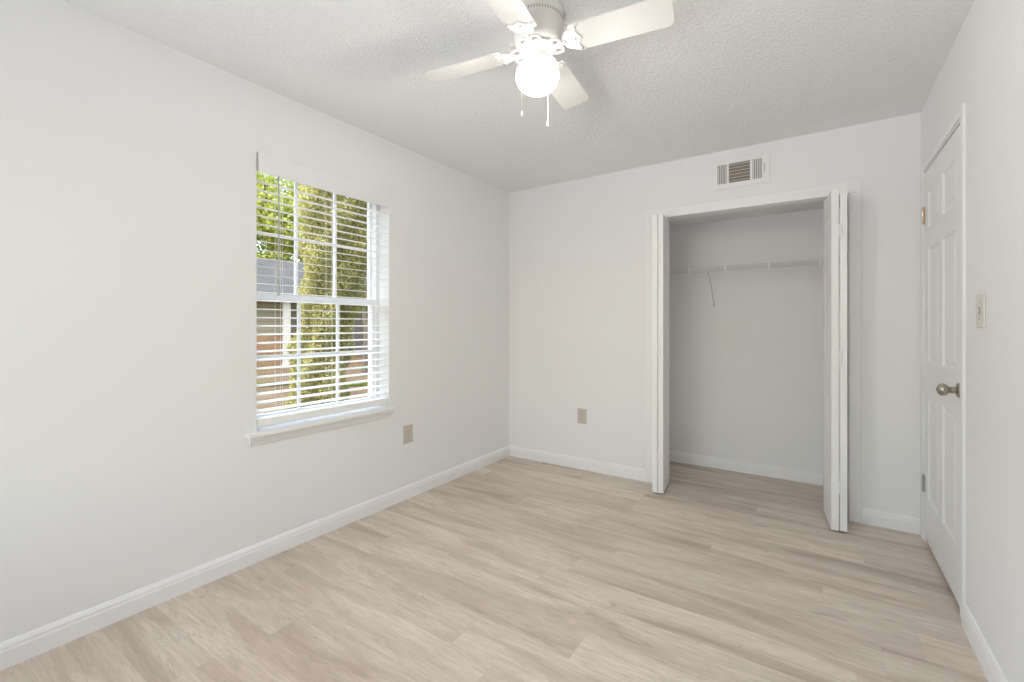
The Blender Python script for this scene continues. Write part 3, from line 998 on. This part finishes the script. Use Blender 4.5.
# narrow at the ground, flaring higher up, with lumpy sprays
rad = 0.36 + 0.06 * np.clip(z - 1.3, 0, 3) + 0.07 * np.sin(3 * ang + 2.1 * z) + 0.05 * np.sin(5 * ang - 4.7 * z) + 0.04 * np.sin(9.0 * z + 2 * ang)
rad *= np.clip((5.6 - z) / 1.4, 0.15, 1)
rr_ = rad * rng.uniform(0.45, 1.0, N) ** 0.5
lean = 0.115 * np.clip(z - 1.0, 0, 4)
cx = rr_ * np.cos(ang) + Rv.x * lean; cy = rr_ * np.sin(ang) + Rv.y * lean
leaf_cloud('foliage', M['shrub'], shrub, np.stack([cx, cy, z], 1), 0.0205, 0.5)

# trees behind the neighbouring house and beside it
tree('bright green tree rising behind the roof at the left of the view', (-33.4, 18.2, GZ), 13.6, (4.8, 4.8), M['leaf'], 26000, 0.15, 11, 34)
tree('bright green tree rising behind the middle of the neighbouring roof', (-34.5, 29.0, GZ), 13.0, (4.4, 4.4), M['leaf'], 16000, 0.16, 12, 30)
tree('yellow green tree beyond the right end of the neighbouring house', (-22.4, 18.2, GZ), 7.6, (2.4, 2.4), M['leaf_dk'], 16000, 0.11, 13, 26)
tree('small dense tree between the olive shrub and the neighbouring house', (-12.4, 9.75, GZ), 5.6, (0.95, 0.95), M['leaf_dk'], 9000, 0.06, 14, 22, 0.60, 0.9)

# neighbouring house: local x along the ridge, y towards the viewer
hx = Vector((1.8, 4.4, 0)).normalized(); hy = Vector((-hx.y, hx.x, 0))
P0 = Vector((-20.6, 10.4, GZ))
house = thing('neighbour_house', 'low house with a grey shingle roof across the yard', 'house', P0, math.atan2(hx.y, hx.x))
# local -y points towards the viewer's window
S0, S1 = -9.0, 5.0
EZ, RZ = 2.72, 4.62                               # eave and ridge above the ground
WYh = 2.95
MB().box((S0 + .4, -WYh, 0), (S1 - .35, WYh, 1.26)).build('brick_base', M['brick'], house)
MB().box((S0 + .4, -WYh, 1.26), (S1 - .35, WYh, EZ)).build('wall', M['siding'], house)
rf = MB()
th = 0.12
prof = [(-3.5, EZ - 0.05), (0, RZ - th), (3.5, EZ - 0.05), (3.5, EZ + th - 0.05), (0, RZ), (-3.5, EZ + th - 0.05)]
rf.profile_x(prof, S0, S1)
rf.build('roof', M['roof'], house)
gb = MB().profile_x([(-WYh, EZ), (WYh, EZ), (0, RZ - 0.30)], S1 - 0.55, S1 - 0.36)
gb.build('gable', M['siding'], house)
MB().box((S0, -3.56, EZ - 0.12), (S1, -3.50, EZ + 0.08)).build('fascia', M['post'], house)
MB().box((S0, -3.50, EZ - 0.09), (S1, -WYh, EZ - 0.06)).build('soffit', M['siding'], house)
for x, m, ww in ((0.80, 'post', 0.13), (4.55, 'post_tan', 0.13)):
    p = MB().box((x - ww, -3.36, 0.0), (x + ww, -3.36 + 2 * ww, EZ - 0.09))
    p.box((x - ww - 0.03, -3.39, 0), (x + ww + 0.03, -3.33 + 2 * ww, 0.16))
    tag(p.build('porch_post', M[m], house), 'white square porch post' if m == 'post' else 'tan square porch post')
for xa_, xb_ in ((1.15, 1.75), (3.4, 4.2)):
    f = MB().box((xa_, -WYh - 0.05, 0.35), (xb_, -WYh + 0.02, 2.35)).build('window', M['dark_frame'], house)
    MB().box((xa_ + 0.06, -WYh - 0.06, 0.41), (xb_ - 0.06, -WYh - 0.045, 2.29)).build('pane', M['dark_glass'], f)


def grass_patch(label, loc, rx, ry, n, rot=0.0):
    t = thing('grass_patch', label, 'grass', loc, rot, None, 'stuff')
    a = rng.uniform(0, 2 * PI, n); r = np.sqrt(rng.uniform(0, 1, n))
    c = np.stack([rx * r * np.cos(a), ry * r * np.sin(a), rng.uniform(0.01, 0.07, n)], 1)
    leaf_cloud('grass_blades', M['grass'], t, c, 0.05, 0.25)
    tag(t.children[0], None, None, None, 'stuff')


hr = math.atan2(hx.y, hx.x)
grass_patch('bright green grass strip on the yard near the left window edge', (-12.55, 6.35, GZ), 1.0, 0.22, 1800, hr)
grass_patch('bright green grass strip on the yard right of the olive shrub', (-10.6, 8.2, GZ), 1.3, 0.30, 2400, hr)
